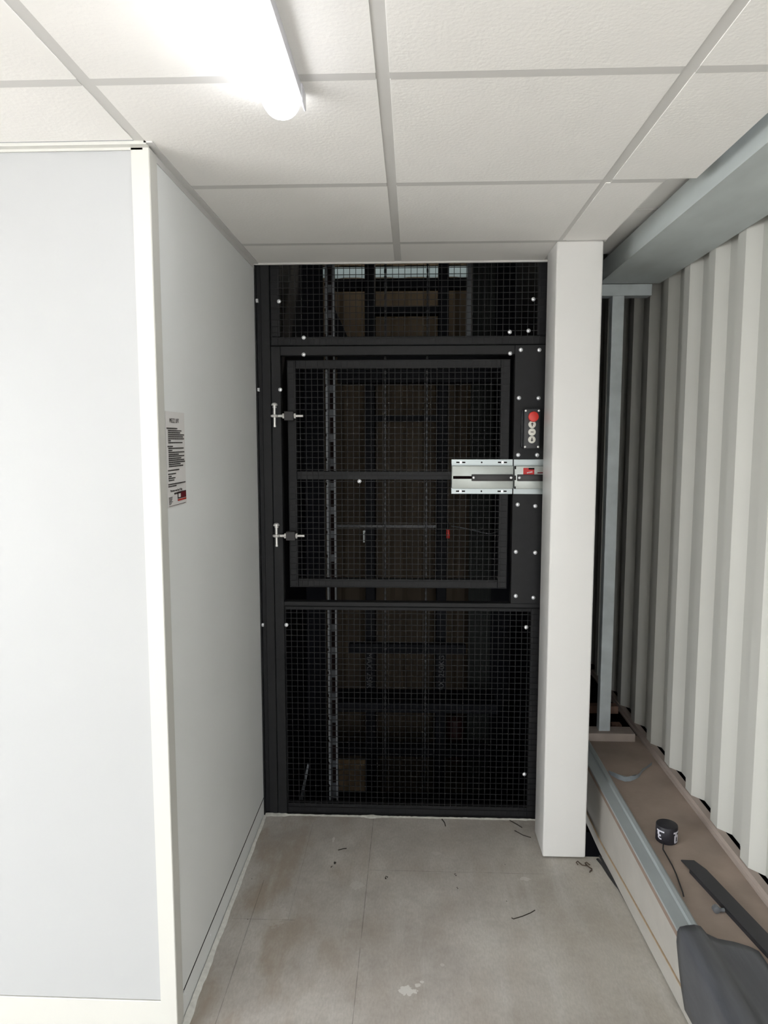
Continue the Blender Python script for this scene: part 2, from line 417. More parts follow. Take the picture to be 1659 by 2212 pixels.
# corrugated right wall
bm = new(); prof = []
a = 3.343-0.2357*21
C, V = 1.090, 1.125
while a < 5.0:
    prof += [(V, a), (C, a+0.042), (C, a+0.100), (V, a+0.140)]
    a += 0.2357
z0, z1 = 0.2765, 2.86
lo = [bm.verts.new((x, y, z0)) for x, y in prof]; hi = [bm.verts.new((x, y, z1)) for x, y in prof]
lo2 = [bm.verts.new((x+0.012, y, z0)) for x, y in prof]; hi2 = [bm.verts.new((x+0.012, y, z1)) for x, y in prof]
for i in range(len(prof)-1):
    bm.faces.new((lo[i], lo[i+1], hi[i+1], hi[i])); bm.faces.new((lo2[i], hi2[i], hi2[i+1], lo2[i+1]))
    bm.faces.new((lo[i], lo2[i], lo2[i+1], lo[i+1]))
box(bm, V-0.0035, V+0.002, 2.22, 2.333, z0, z1)      # side lap of the next sheet
struct('wall_right', bm, M['rib'], 'off-white corrugated metal wall with tall vertical ribs', 'wall')
bm = new(); box(bm, 1.14, 1.20, -1.86, 5.0, -2.8, 2.86)
struct('trim_18', bm, M['shaft'], 'dark backing behind the corrugated wall', 'backing')

# shaft rear wall with a rooflight band, shaft sides and pit
bm = new(); prof = []
x = -0.66
while x < 1.15:
    prof += [(x, 4.52), (x+0.03, 4.50), (x+0.12, 4.50), (x+0.15, 4.52)]
    x += 0.20
for za, zb in ((-2.8, 2.655), (2.728, 2.86)):
    A = [bm.verts.new((px, py, za)) for px, py in prof]; B = [bm.verts.new((px, py, zb)) for px, py in prof]
    for i in range(len(prof)-1): bm.faces.new((A[i], A[i+1], B[i+1], B[i]))
    box(bm, -0.70, 1.2, 4.53, 4.58, za, zb)
box(bm, -0.70, -0.565, 4.53, 4.58, 2.60, 2.75); box(bm, 0.36, 1.2, 4.525, 4.58, 2.60, 2.75)
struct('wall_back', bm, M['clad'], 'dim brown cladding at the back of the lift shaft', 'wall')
bm = new(); box(bm, -0.565, 0.36, 4.545, 4.55, 2.655, 2.728)
win = tag(obj('window_1', bm, M['pane'], None, False), 'narrow grimy rooflight band high at the back of the lift shaft', 'window', kind='structure')
bm = new(); box(bm, -0.52, 0.34, 4.16, 4.46, CEIL+0.52, CEIL+0.525)  # unseen roof opening, added so daylight falls down the back wall
tag(obj('window_2', bm, M['roofpane'], None, False), 'grimy rooflight over the back of the lift shaft', 'window', kind='structure')
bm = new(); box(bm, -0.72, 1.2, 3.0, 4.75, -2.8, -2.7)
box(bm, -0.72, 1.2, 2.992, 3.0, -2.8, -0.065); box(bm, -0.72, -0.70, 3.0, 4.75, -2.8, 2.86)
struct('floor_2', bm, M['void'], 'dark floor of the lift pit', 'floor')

# room behind the viewer: plain walls with a wide doorway to daylight
bm = new(); box(bm, -3.26, -3.2, -1.86, -1.7, 0, 2.9); box(bm, -3.26, -3.2, 0.9, FY+0.06, 0, 2.9); box(bm, -3.26, -3.2, -1.7, 0.9, 2.32, 2.9)
struct('wall_side', bm, M['outer'], 'white side wall with a wide doorway behind the viewer', 'wall')
RY = -1.8
bm = new(); box(bm, -3.2, 0.0, RY-0.06, RY, 0, 2.9); box(bm, 0.0, 0.75, RY-0.06, RY, 2.05, 2.9); box(bm, 0.75, 1.2, RY-0.06, RY, 0, 2.9)
struct('wall_rear', bm, M['outer'], 'white wall with a wide doorway behind the viewer', 'wall')
bm = new(); box(bm, -14, 14, -24, RY-0.06, -0.1, -0.02); box(bm, -20, -3.2, RY-0.06, 12, -0.1, -0.02)
struct('ground', bm, M['ground'], 'grey yard outside the doorway', 'ground')

# ------------------------------------------------------------------ ceiling lamp
t = thing('batten_light', 'lit white tube batten lamp on the ceiling', 'ceiling light', (-0.265, 1.0, CEIL))
bm = new(); prism(bm, [(-0.300, CEIL), (-0.228, CEIL), (-0.226, CEIL-0.030), (-0.230, CEIL-0.031), (-0.240, CEIL-0.010), (-0.296, CEIL-0.010)], 'y', 0.10, 1.545)
obj('housing', bm, M['housing'], t, ang=30)
bm = new(); pts = []
sec = [(-0.309, CEIL-0.006)]
for k in range(13):
    u = PI + PI*k/12
    sec.append((-0.2695+0.0395*math.cos(u), CEIL-0.026+0.040*math.sin(u)))
sec.append((-0.232, CEIL-0.012))
rows = []
for y, s in [(0.10, 1.0), (1.50, 1.0), (1.520, .97), (1.535, .86), (1.545, .62), (1.549, .25)]:
    rows.append([bm.verts.new((-0.2695+(px+0.2695)*(s if s > .5 else s), y, CEIL-0.010+(pz-CEIL+0.010)*s)) for px, pz in sec])
for a, c in zip(rows[:-1], rows[1:]):
    for i in range(len(sec)-1): bm.faces.new((a[i], a[i+1], c[i+1], c[i]))
    bm.faces.new((a[-1], a[0], c[0], c[-1]))
bm.faces.new(rows[0][::-1]); bm.faces.new(rows[-1])
obj('diffuser', bm, M['lamp'], t, ang=50)
bm = new(); box(bm, -0.2285, -0.2245, 1.500, 1.548, CEIL-0.036, CEIL-0.002, 0.001, 1)
obj('end_clip', bm, M['housing'], t)

# ------------------------------------------------------------------ notice on the corridor wall
nx = LW+0.0006
t = thing('lift_notice', 'white printed lift instruction sheet on the corridor side wall', 'notice', (nx, 1.93, 1.472))
bm = new(); Y0, Y1, Z0, Z1 = 1.855, 2.010, 1.473, 1.731
NY, NZ = 10, 8; gridv = []
for j in range(NZ+1):
    row = []
    for i in range(NY+1):
        u, w = i/NY, j/NZ
        off = 0.0006*math.sin(u*6)*math.sin(w*5)+0.0008
        row.append(bm.verts.new((nx+off, Y0+(Y1-Y0)*u, Z0+(Z1-Z0)*w)))
    gridv.append(row)
for j in range(NZ):
    for i in range(NY): bm.faces.new((gridv[j][i], gridv[j][i+1], gridv[j+1][i+1], gridv[j+1][i]))
r = bmesh.ops.extrude_face_region(bm, geom=list(bm.faces))
for v in [g for g in r['geom'] if isinstance(g, bmesh.types.BMVert)]: v.co.x -= 0.0005
obj('paper', bm, M['paper'], t)
def note_mtx(u, w):     # u 0..1 from the near edge, w 0..1 from the top
    return Matrix.Translation((nx+0.0020, Y0+(Y1-Y0)*u, Z1-(Z1-Z0)*w)) @ Matrix(((0, 0, 1, 0), (1, 0, 0, 0), (0, 1, 0, 0), (0, 0, 0, 1)))
obj('title', text_bm('MEZZ LIFT', 0.0165, note_mtx(0.43, 0.095), 0.0002), M['ink'], t, False)
bm = new()
def words(bm, u0, u1, w, h=0.0034):
    y = Y0+(Y1-Y0)*u0; ye = Y0+(Y1-Y0)*u1; z = Z1-(Z1-Z0)*w
    while y < ye-0.002:
        l = min(random.uniform(0.006, 0.017), ye-y)
        box(bm, nx+0.0017, nx+0.0021, y, y+l, z-h/2, z+h/2)
        y += l+0.0018
lines = [(0.03, .58, .175), (0.10, .80, .198), (.10, .74, .219), (.10, .94, .241), (.10, .89, .262), (.10, .93, .283), (.10, .22, .303), (.10, .84, .324),
         (.05, .32, .362), (.09, .90, .383), (.09, .28, .405), (.09, .93, .425), (.09, .62, .447), (.09, .93, .466), (.09, .75, .488), (.09, .93, .508), (.09, .95, .529), (.09, .70, .550), (.09, .85, .571),
         (.04, .62, .612), (.04, .46, .650), (.06, .22, .674), (.05, .40, .694), (.06, .34, .716), (.03, .95, .757), (.03, .45, .778)]
for a in lines: words(bm, *a)
for w in (.893, .905, .917, .929, .941, .953, .965): words(bm, 0.04, random.uniform(.13, .24), w, 0.0015)
words(bm, 0.04, 0.93, 0.985, 0.0012)
words(bm, .32, .60, .862, 0.005)
obj('text_lines', bm, M['ink'], t, False)
obj('load_line', text_bm('Maximum rated load 250kg', 0.0088, note_mtx(0.44, 0.828), 0.0002), M['ink'], t, False)
lg = obj('logo', box(new(), nx+0.0016, nx+0.0022, Y0+.057+.02, Y1-.006, Z0+0.0135, Z0+0.039, 0.0002, 1), M['logodark'], t, False)
yl = Y0+.077
obj('logo_wine_block', box(new(), nx+0.0021, nx+0.0025, yl+0.027, Y1-.008, Z0+0.0215, Z0+0.0365), M['logowine'], lg, False)
obj('logo_emblem', box(new(), nx+0.0021, nx+0.0025, yl+0.006, yl+0.024, Z0+0.0235, Z0+0.0335), M['logowhite'], lg, False)
obj('logo_red_bar', box(new(), nx+0.0021, nx+0.0025, yl, Y1-.006, Z0+0.0135, Z0+0.0185), M['logored'], lg, False)
obj('logo_white_rule', box(new(), nx+0.0021, nx+0.0026, yl, Y1-.006, Z0+0.0185, Z0+0.0197), M['logowhite'], lg, False)

# ------------------------------------------------------------------ white boxed column
t = thing('boxed_column', 'square white boxed column standing right of the lift gate', 'column', (0.606, 2.77, 0))
bm = new(); box(bm, 0.522, 0.691, 2.680, 2.862, 0.006, CEIL+0.001, 0.007, 3)
obj('casing', bm, M['column'], t)
bm = new(); box(bm, 0.535, 0.68, 2.70, 2.85, 0.0, 0.008)
obj('foot', bm, M['rubber'], t, False)

# ------------------------------------------------------------------ lift gate
BLK = M['black']
def bolt_bm(x, z, y=GY, r=0.0078):
    bm = new(); cyl(bm, (x, y-0.0012, z), r*1.05, 0.0024, 'y', 16); dome(bm, (x, y-0.0024, z), r, 0.0045)
    return bm

fr = thing('lift_gate_frame', 'black steel surround of the goods lift gate with wide bolted plate', 'gate frame', (-0.05, GY, 0))
bm = new(); box(bm, LW+0.001, LW+0.006, GY-0.012, GY+0.06, 0.003, CEIL+0.09)
box(bm, -0.628, -0.5915, GY, GY+0.045, 0.003, CEIL+0.09, 0.002, 1); box(bm, LW+0.006, -0.628, GY+0.012, GY+0.03, 0.003, CEIL+0.09)
obj('outer_post', bm, BLK, fr)
bm = new(); box(bm, -0.5895, -0.5495, GY, GY+0.042, 0.003, 2.041, 0.002, 1)
obj('hinge_post', bm, BLK, fr)
bm = new(); box(bm, -0.5495, 0.4190, GY, GY+0.042, 2.003, 2.041, 0.002, 1)
obj('head_rail', bm, BLK, fr)
bm = new(); box(bm, -0.5495, 0.545, GY, GY+0.042, 0.944, 0.963, 0.002, 1)
obj('sill_rail', bm, BLK, fr)
bm = new(); box(bm, 0.4190, 0.560, GY, GY+0.006, 0.962, 2.041, 0.0015, 1); box(bm, 0.4190, 0.424, GY+0.006, GY+0.05, 0.962, 2.041); box(bm, 0.548, 0.60, GY+0.006, GY+0.05, 0.003, CEIL+0.09)
obj('face_plate', bm, BLK, fr)
bm = new(); box(bm, -0.645, 0.56, GY-0.002, GY+0.05, 0.001, 0.006)
obj('threshold', bm, BLK, fr)
for (x, z) in ((0.442, 2.021), (0.517, 2.020), (0.438, 1.826), (0.518, 1.825), (0.439, 1.592), (0.517, 1.592), (0.441, 1.385), (0.514, 1.379), (0.437, 1.185), (0.518, 1.182), (0.440, 0.996), (0.514, 0.989),
               (-0.552, 1.863), (-0.452, 2.0065), (0.399, 2.0065)):
    obj('bolt', bolt_bm(x, z), M['bolt'], fr)
for z in (2.225, 1.863, 0.861):
    bm = new(); cyl(bm, (LW+0.0105, GY-0.004, z), 0.0085, 0.009, 'x', 6)
    obj('side_bolt', bm, M['bolt'], fr)

def mesh_bm(x0, x1, z0, z1, y, px=0.0249, pz=0.0249, r=0.00125):
    bm = new()
    nxw = int(round((x1-x0)/px)); nzw = int(round((z1-z0)/pz))
    for i in range(nxw+1):
        x = x0+(x1-x0)*i/nxw; box(bm, x-r, x+r, y-r, y+r, z0, z1)
    for j in range(nzw+1):
        z = z0+(z1-z0)*j/nzw; box(bm, x0, x1, y-3*r, y-r, z-r, z+r)
    return bm

def mesh_panel(name, label, x0, x1, z0, z1, rails, bolts):
    p = thing(name, label, 'mesh panel', ((x0+x1)/2, GY, z0))
    for nm, r in rails:
        bm = new(); box(bm, r[0], r[1], GY+0.006, GY+0.040, r[2], r[3], 0.002, 1); obj(nm, bm, BLK, p)
    obj('wire_mesh', mesh_bm(x0+0.004, x1-0.004, z0+0.004, z1-0.004, GY+0.0045), M['wire'], p, False)
    for x, z in bolts: obj('bolt', bolt_bm(x, z, GY+0.003), M['bolt'], p)
    return p
mesh_panel('upper_mesh_panel', 'black wire mesh panel above the lift gate door, under the ceiling', -0.5895, 0.548, 2.0435, CEIL+0.085,
           [('left_rail', (-0.5895, -0.5495, 2.081, CEIL+0.085)), ('bottom_rail', (-0.5895, 0.548, 2.0435, 2.080)), ('right_rail', (0.508, 0.548, 2.081, CEIL+0.085))],
           [(-0.552, 2.223), (-0.451, 2.076), (0.489, 2.223), (0.396, 2.093), (0.472, 2.098)])
mesh_panel('lower_mesh_panel', 'black wire mesh panel below the lift gate door, down to the floor', -0.5490, 0.547, 0.007, 0.9435,
           [('left_rail', (-0.5490, -0.545, 0.007, 0.943)), ('top_rail', (-0.545, 0.507, 0.926, 0.943)), ('bottom_rail', (-0.545, 0.507, 0.007, 0.050)), ('right_rail', (0.507, 0.547, 0.007, 0.943))],
           [(-0.541, 0.860), (0.487, 0.860), (0.492, 0.206)])

dr = thing('gate_door', 'black hinged wire mesh door of the goods lift', 'gate door', (-0.06, GY, 1.02))
LY = GY+0.010
bm = new()
box(bm, -0.525, -0.488, LY, LY+0.036, 1.024, 1.986, 0.002, 1); box(bm, 0.364, 0.403, LY, LY+0.036, 1.024, 1.986, 0.002, 1)
box(bm, -0.488, 0.364, LY, LY+0.036, 1.949, 1.986, 0.002, 1); box(bm, -0.488, 0.364, LY, LY+0.036, 1.024, 1.062, 0.002, 1)
obj('leaf_frame', bm, BLK, dr)
bm = new(); box(bm, -0.488, 0.364, LY, LY+0.036, 1.487, 1.523, 0.002, 1)
obj('middle_rail', bm, BLK, dr)
obj('wire_mesh', mesh_bm(-0.521, 0.399, 1.028, 1.982, LY-0.0015), M['wire'], dr, False)
obj('bolt', bolt_bm(-0.223, 1.481, LY-0.003), M['bolt'], dr)
for z, dz in ((1.754, 0.0), (1.250, 0.0)):
    h = obj('hinge_block', box(new(), -0.533, -0.494, GY-0.026, LY, z-0.019, z+0.019, 0.0015, 1), M['blackplastic'], dr)
    bm = new(); yy = GY-0.013
    cyl(bm, (-0.492, yy, z), 0.0052, 0.073, 'x', 14)
    torus(bm, (-0.575, yy, z), 0.0110, 0.0062, 'z', 20, 8)
    cyl(bm, (-0.552, yy, z), 0.0058, 0.028, 'x', 12)
    obj('eye_bolt', bm, M['zinc'], h)
    for xn in (-0.5375, -0.4895):
        bm = new(); cyl(bm, (xn, yy, z), 0.0115, 0.008, 'x', 6, bev=0.0008); obj('nut', bm, M['zinc'], h)
    bm = new()
    cyl(bm, (-0.575, yy, z+0.005), 0.0050, 0.088, 'z', 14); dome(bm, (-0.575, yy, z+0.043), 0.0142, 0.013, (0, 0, 1))
    cyl(bm, (-0.575, yy, z-0.042), 0.0062, 0.008, 'z', 10)
    box(bm, -0.582, -0.568, yy, GY+0.001, z+0.034, z+0.040)
    obj('hinge_pin', bm, M['zinc'], h)

# slide lock on the door leaf
def lock_plate(x0, x1, t, slots, y):
    bm = new(); box(bm, x0, x1, y-0.004, y, 1.429, 1.574, 0.0012, 1)
    obj('mounting_plate', bm, M['lockflange'], t)
    bm = new(); box(bm, x0+0.0005, x1-0.0005 if x1 < 0.45 else x1, y-0.030, y-0.003, 1.4525, 1.5475, 0.004, 2)
    return obj('lock_case', bm, M['lock'], t)
DY = LY-0.0065
lk = thing('slide_lock', 'silver slide lock on the gate door with black handle bar and slot', 'lock', (0.291, DY, 1.50))
lock_plate(0.163, 0.4180, lk, True, DY)
for z in (1.561, 1.4405):
    for x in (0.202, 0.375):
        bm = new(); box(bm, x-0.019, x+0.019, DY-0.0046, DY-0.0036, z-0.0028, z+0.0028, 0.0004, 1); s = obj('fixing_slot', bm, M['hole'], lk, False)
        bm = new(); cyl(bm, (x, DY-0.005, z), 0.0052, 0.002, 'y', 12); obj('screw', bm, M['bolt'], s)
    bm = new(); cyl(bm, (0.289, DY-0.0042, z), 0.0036, 0.001, 'y', 10); obj('fixing_hole', bm, M['hole'], lk)
bm = new(); box(bm, 0.169, 0.246, DY-0.0307, DY-0.0295, 1.4935, 1.5055, 0.0004, 1); obj('slot', bm, M['hole'], lk, False)
bm = new(); box(bm, 0.245, 0.414, DY-0.044, DY-0.029, 1.4855, 1.5125, 0.002, 2); hd = obj('handle_bar', bm, M['blackplastic'], lk)
for x in (0.253, 0.406):
    bm = new(); dome(bm, (x, DY-0.0438, 1.4995), 0.0055, 0.0025); obj('screw', bm, M['bolt'], hd)
for z in (1.508, 1.4905):
    bm = new(); box(bm, 0.169, 0.246, DY-0.0303, DY-0.0297, z+0.003 if z > 1.5 else z-0.0035, z+0.0036 if z > 1.5 else z-0.003); obj('slot_line', bm, M['trimgrey'], lk, False)

kp = thing('lock_keeper', 'silver lock keeper with red label on the bolted plate beside the column', 'lock', (0.49, GY, 1.50))
KY = GY-0.0005
lock_plate(0.421, 0.556, kp, False, KY)
for za, zb in ((1.534, 1.547), (1.453, 1.463), (1.489, 1.508)):
    obj('notch', box(new(), 0.4225, 0.4270, KY-0.0315, KY-0.02, za, zb), M['hole'], kp, False)
bm = new(); box(bm, 0.432, 0.556, KY-0.044, KY-0.029, 1.4855, 1.5125, 0.002, 2); hb2 = obj('bolt_bar', bm, M['blackplastic'], kp)
bm = new(); dome(bm, (0.440, KY-0.0438, 1.4995), 0.0058, 0.0025); obj('screw', bm, M['bolt'], hb2)
bm = new(); box(bm, 0.457, 0.502, KY-0.0318, KY-0.029, 1.5115, 1.5395, 0.001, 1); rl = obj('red_label', bm, M['redlabel'], kp)
bm = new(); box(bm, 0.478, 0.502, KY-0.0322, KY-0.0316, 1.533, 1.5395); obj('dark_corner', bm, M['hole'], rl, False)
bm = new()
for i in range(4): box(bm, 0.472+i*0.0058, 0.4762+i*0.0058, KY-0.0322, KY-0.0316, 1.517+0.001*i, 1.522+0.0012*i)
obj('label_print', bm, M['logowhite'], rl, False)
bm = new(); box(bm, 0.515, 0.556, KY-0.0308, KY-0.029, 1.5165, 1.522, 0.0008, 1); obj('red_slot', bm, M['logowine'], kp, False)

# control station
cs = thing('control_station', 'black lift push button box with red mushroom stop', 'control box', (0.486, GY, 1.70))
bm = new(); box(bm, 0.4525, 0.519, GY-0.050, GY-0.0005, 1.617, 1.781, 0.006, 3)
obj('enclosure', bm, M['boxplastic'], cs)
bm = new(); box(bm, 0.448, 0.4525, GY-0.020, GY-0.0005, 1.625, 1.775, 0.001, 1); obj('back_plate', bm, M['boxplastic'], cs)
for x in (0.4595, 0.512):
    for z in (1.626, 1.772):
        bm = new(); dome(bm, (x, GY-0.0495, z), 0.0048, 0.0022); obj('screw', bm, M['zinc'], cs)
es = obj('emergency_stop', cyl(cyl(new(), (0.4885, GY-0.053, 1.7475), 0.013, 0.010, 'y', 20), (0.4885, GY-0.064, 1.7475), 0.0212, 0.013, 'y', 32, bev=0.005), M['red'], cs)
ARW = {1.7165: 'up', 1.6860: 'stop', 1.6555: 'down'}
for z, k in ARW.items():
    bm = new(); cyl(bm, (0.4855, GY-0.052, z), 0.0150, 0.008, 'y', 28, bev=0.001)
    pb = obj('push_button', bm, M['whiteplastic'], cs)
    yb = GY-0.0568; bm = new()
    if k == 'stop':
        box(bm, 0.4795, 0.4915, yb, yb+0.0012, z-0.0015, z+0.0015)
    else:
        s = 1 if k == 'up' else -1
        prism(bm, [(0.4855-0.0065, z+s*0.0005), (0.4855+0.0065, z+s*0.0005), (0.4855, z+s*0.0085)], 'y', yb, yb+0.0012)
        box(bm, 0.4835, 0.4875, yb, yb+0.0012, min(z+s*0.0005, z-s*0.0075), max(z+s*0.0005, z-s*0.0075))
    obj('symbol', bm, M['ink'], pb, False)

# ------------------------------------------------------------------ lift behind the gate
st = thing('slotted_rail', 'galvanised slotted vertical rail just behind the gate mesh', 'rail', (-0.368, 3.2, -0.05))
bm = new(); xL, xR = -0.389, -0.347
box(bm, xL, xL+0.009, 3.19, 3.225, -0.05, 2.80); box(bm, xR-0.007, xR, 3.19, 3.225, -0.05, 2.80)
obj('channel_edges', bm, M['slot'], st, False)
obj('channel_web', box(new(), xL+0.009, xR-0.007, 3.215, 3.225, -0.05, 2.80), M['channelweb'], st, False)
bm = new(); z = 0.02
while z < 2.75:
    box(bm, xL-0.001, xL+0.0035, 3.188, 3.212, z, z+0.012); box(bm, xL+0.012, xR-0.011, 3.212, 3.216, z+0.01, z+0.085)
    z += 0.11
obj('slots', bm, M['hole'], st, False)

ms = thing('lift_mast', 'dark twin post lift mast with cross bars at the back of the shaft', 'lift mast', (-0.03, 3.95, -0.4))
for x0, x1 in ((-0.262, -0.208), (0.138, 0.194)):
    p = obj('mast_post', box(new(), x0, x1, 3.93, 4.05, -2.6, 2.85, 0.003, 1), M['mast'], ms)
    xc = (x0+x1)/2
    if x0 < 0: mt = Matrix.Translation((xc-0.007, 3.9285, 0.325)) @ Matrix(((0, -1, 0, 0), (0, 0, 1, 0), (-1, 0, 0, 0), (0, 0, 0, 1))) @ Matrix.Diagonal((1, -1, 1, 1))
    else: mt = Matrix.Translation((xc+0.005, 3.9285, 0.315)) @ Matrix(((0, -1, 0, 0), (0, 0, -1, 0), (1, 0, 0, 0), (0, 0, 0, 1)))
    if x0 < 0: mt = Matrix.Translation((xc-0.007, 3.9285, 0.325)) @ Matrix(((0, 1, 0, 0), (0, 0, -1, 0), (-1, 0, 0, 0), (0, 0, 0, 1)))
    o = obj('load_lettering', text_bm('MAX. 250KG', 0.044, mt, 0.001), M['dimprint'], p, False)
for z0, z1, x0, x1 in ((2.337, 2.377, -0.208, 0.138), (1.757, 1.790, -0.208, 0.138), (-0.178, -0.122, -0.45, 0.45)):
    obj('cross_bar', box(new(), x0, x1, 3.95, 4.03, z0, z1, 0.002, 1), M['mast'], ms)
obj('header_beam', box(new(), -0.44, 0.32, 4.055, 4.11, 2.490, 2.552, 0.003, 1), M['mast'], ms)
cg = thing('lift_carriage', 'dark lift platform carriage parked in the shaft', 'lift platform', (0, 3.75, 0.2))
obj('upper_beam', box(new(), -0.40, 0.46, 3.80, 3.90, 1.955, 2.118, 0.003, 1), M['mast'], cg)
obj('guard_bar', box(new(), -0.35, 0.30, 3.84, 3.88, 0.470, 0.525, 0.003, 1), M['mast'], cg)
obj('platform_edge', box(new(), -0.45, 0.46, 3.70, 3.92, 0.185, 0.240, 0.003, 1), M['mast'], cg)
bm = new(); box(bm, -0.40, 0.125, 3.615, 3.63, 1.205, 1.219)
for k in range(20): box(bm, -0.398+k*0.0265, -0.386+k*0.0265, 3.609, 3.616, 1.206, 1.216)
obj('gate_rail', bm, M['chain'], cg, False)
obj('base_frame', box(new(), -0.52, 0.52, 3.70, 3.92, -0.60, -0.375, 0.003, 1), M['mast'], cg)
obj('left_brace', prism(new(), [(-0.42, 2.10), (-0.30, 2.10), (-0.33, 2.16), (-0.42, 2.36)], 'y', 3.85, 3.87), M['mast'], cg, False)

def chain(name, label, x, y, z0, z1):
    bm = new(); z = z0; k = 0
    while z < z1:
        w = 0.0055 if k % 2 else 0.003
        box(bm, x-w, x+w, y-(0.003 if k % 2 else 0.0055), y+(0.003 if k % 2 else 0.0055), z, z+0.021, 0.0015, 1)
        z += 0.0165; k += 1
    return tag(obj(name, bm, M['chain']), label, 'chain', 'lift chains')
chain('lift_chain', 'thin steel lift chain hanging left of the shaft middle', -0.138, 3.60, -0.38, 2.80)
chain('lift_chain', 'thin steel lift chain hanging right of the shaft middle', 0.072, 3.60, -0.38, 2.80)
bm = new(); box(bm, 0.302, 0.316, 3.94, 3.96, 1.96, 2.60); box(bm, 0.292, 0.302, 3.94, 3.945, 1.96, 2.60)
tag(obj('guide_angle', bm, M['slot'], None, False), 'pale upright steel angle high in the shaft, right of the mast', 'steel angle')
bm = new(); box(bm, 0.335, 0.466, 4.135, 4.15, -0.70, 2.85); 
for k in range(5): box(bm, 0.343+k*0.027, 0.351+k*0.027, 4.125, 4.137, -0.70, 2.85)
tag(obj('ribbed_lining', bm, mat('dim_grey_panel', (0.016, 0.019, 0.018), 0.6, spec=0.15), None, False), 'tall dim grey ribbed panel at the right of the lift shaft', 'panel')
rv = thing('release_lever', 'small red lever hanging inside the lift shaft', 'lever', (0.184, 3.6, 1.15))
bm = new(); cyl(bm, (0.184, 3.60, 1.176), 0.0095, 0.046, 'z', 14, bev=0.003); obj('grip', bm, M['red'], rv)
bm = new(); cyl(bm, (0.184, 3.60, 1.206), 0.003, 0.02, 'z', 8); box(bm, 0.178, 0.19, 3.60, 3.80, 1.213, 1.219); obj('stem', bm, M['mast'], rv)
bm = new(); tube(bm, [(0.20, 3.606, 1.216), (0.27, 3.6, 1.205), (0.33, 3.59, 1.192), (0.37, 3.585, 1.182), (0.40, 3.59, 1.179), (0.43, 3.6, 1.186), (0.445, 3.62, 1.20)], 0.0028)
tag(obj('control_cable', bm, M['slot']), 'thin pale cable sagging beside the red lever', 'cable')
bm = new(); box(bm, -0.252, -0.244, 3.60, 3.612, 1.129, 1.190, 0.001, 1); cyl(bm, (-0.246, 3.60, 1.186), 0.006, 0.01, 'y', 10)
tag(obj('latch_bracket', bm, M['steel']), 'little grey latch bracket under the inner gate rail', 'bracket')
bm = new(); prism(bm, [(-0.554, -0.124), (-0.535, -0.124), (-0.500, 0.07), (-0.507, 0.08)], 'y', 3.30, 3.312); box(bm, -0.554, -0.43, 3.29, 3.33, -0.14, -0.122)
tag(obj('foot_brace', bm, M['slot'], None, False), 'grey slanted brace low at the left of the shaft', 'brace')
bm = new(); box(bm, -0.49, -0.30, 4.38, 4.46, -0.72, -0.44, 0.003, 1)  # tan block stands in for a daylit patch of the back cladding
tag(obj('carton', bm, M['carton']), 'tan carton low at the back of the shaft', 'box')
bm = new(); cyl(bm, (0.268, 4.22, -0.18), 0.05, 0.26, 'z', 24, bev=0.01)
box(bm, 0.24, 0.30, 4.2, 4.4, -0.33, -0.31)
tag(obj('red_drum', bm, M['darkred']), 'dull red cylinder in the gloom at the right of the shaft', 'cylinder')
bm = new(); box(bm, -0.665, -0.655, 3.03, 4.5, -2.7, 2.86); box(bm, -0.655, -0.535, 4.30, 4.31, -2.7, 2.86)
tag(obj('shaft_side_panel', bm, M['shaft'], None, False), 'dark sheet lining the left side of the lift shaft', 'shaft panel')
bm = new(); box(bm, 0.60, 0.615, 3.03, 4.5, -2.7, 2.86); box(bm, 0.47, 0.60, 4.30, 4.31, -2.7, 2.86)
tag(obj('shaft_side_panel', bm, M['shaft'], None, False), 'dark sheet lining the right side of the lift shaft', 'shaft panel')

# ------------------------------------------------------------------ right side: beam, stud frame, ledge
bm = new()
prism(bm, [(0.820, 2.425), (0.820, 2.340), (1.086, 2.340), (1.086, 2.352), (0.826, 2.346), (0.826, 2.419), (1.086, 2.419), (1.086, 2.425)], 'y', -1.79, 3.25)
tag(obj('steel_beam', bm, M['beam'], None, False), 'galvanised steel channel beam above the corrugated wall', 'beam')
sf = thing('stud_frame', 'galvanised stud between head and floor tracks beyond the column', 'stud frame', (0.93, 3.2, 0.25))
obj('stud', box(new(), 0.884, 0.936, 3.255, 3.30, 0.275, 2.30, 0.0015, 1), M['steel'], sf)
obj('head_track', box(new(), 0.72, 1.053, 3.248, 3.31, 2.288, 2.338, 0.0015, 1), M['steel'], sf)
obj('floor_track', box(new(), 0.72, 1.045, 3.225, 3.31, 0.2495, 0.288, 0.0015, 1), M['kerb'], sf)

# ledge: dusty channel with a galvanised lip and a kerb under the corrugated wall
lg_ = thing('wall_ledge', 'low dusty brown ledge with galvanised front lip along the corrugated wall', 'ledge', (0.95, 1.5, 0))
bm = new(); box(bm, 0.81, 1.085, -1.79, 3.30, 0.20, 0.2495)
obj('ledge_top', bm, M['web'], lg_, False)
bm = new(); prism(bm, [(0.764, 0.250), (0.764, 0.2585), (0.803, 0.2600), (0.808, 0.266), (0.820, 0.2675), (0.827, 0.262), (0.829, 0.250)], 'y', -1.79, 3.24)
obj('front_lip', bm, M['lipsteel'], lg_, True, ang=12)
bm = new(); box(bm, 0.766, 0.80, -1.79, 3.22, 0.229, 0.250)
obj('packer', bm, M['packer'], lg_, False)
bm = new(); prism(bm, [(1.076, 0.2495), (1.076, 0.259), (1.082, 0.262), (1.085, 0.276), (1.110, 0.276), (1.110, 0.2495)], 'y', -1.79, 4.2)
obj('rear_kerb', bm, M['kerb'], lg_, False)
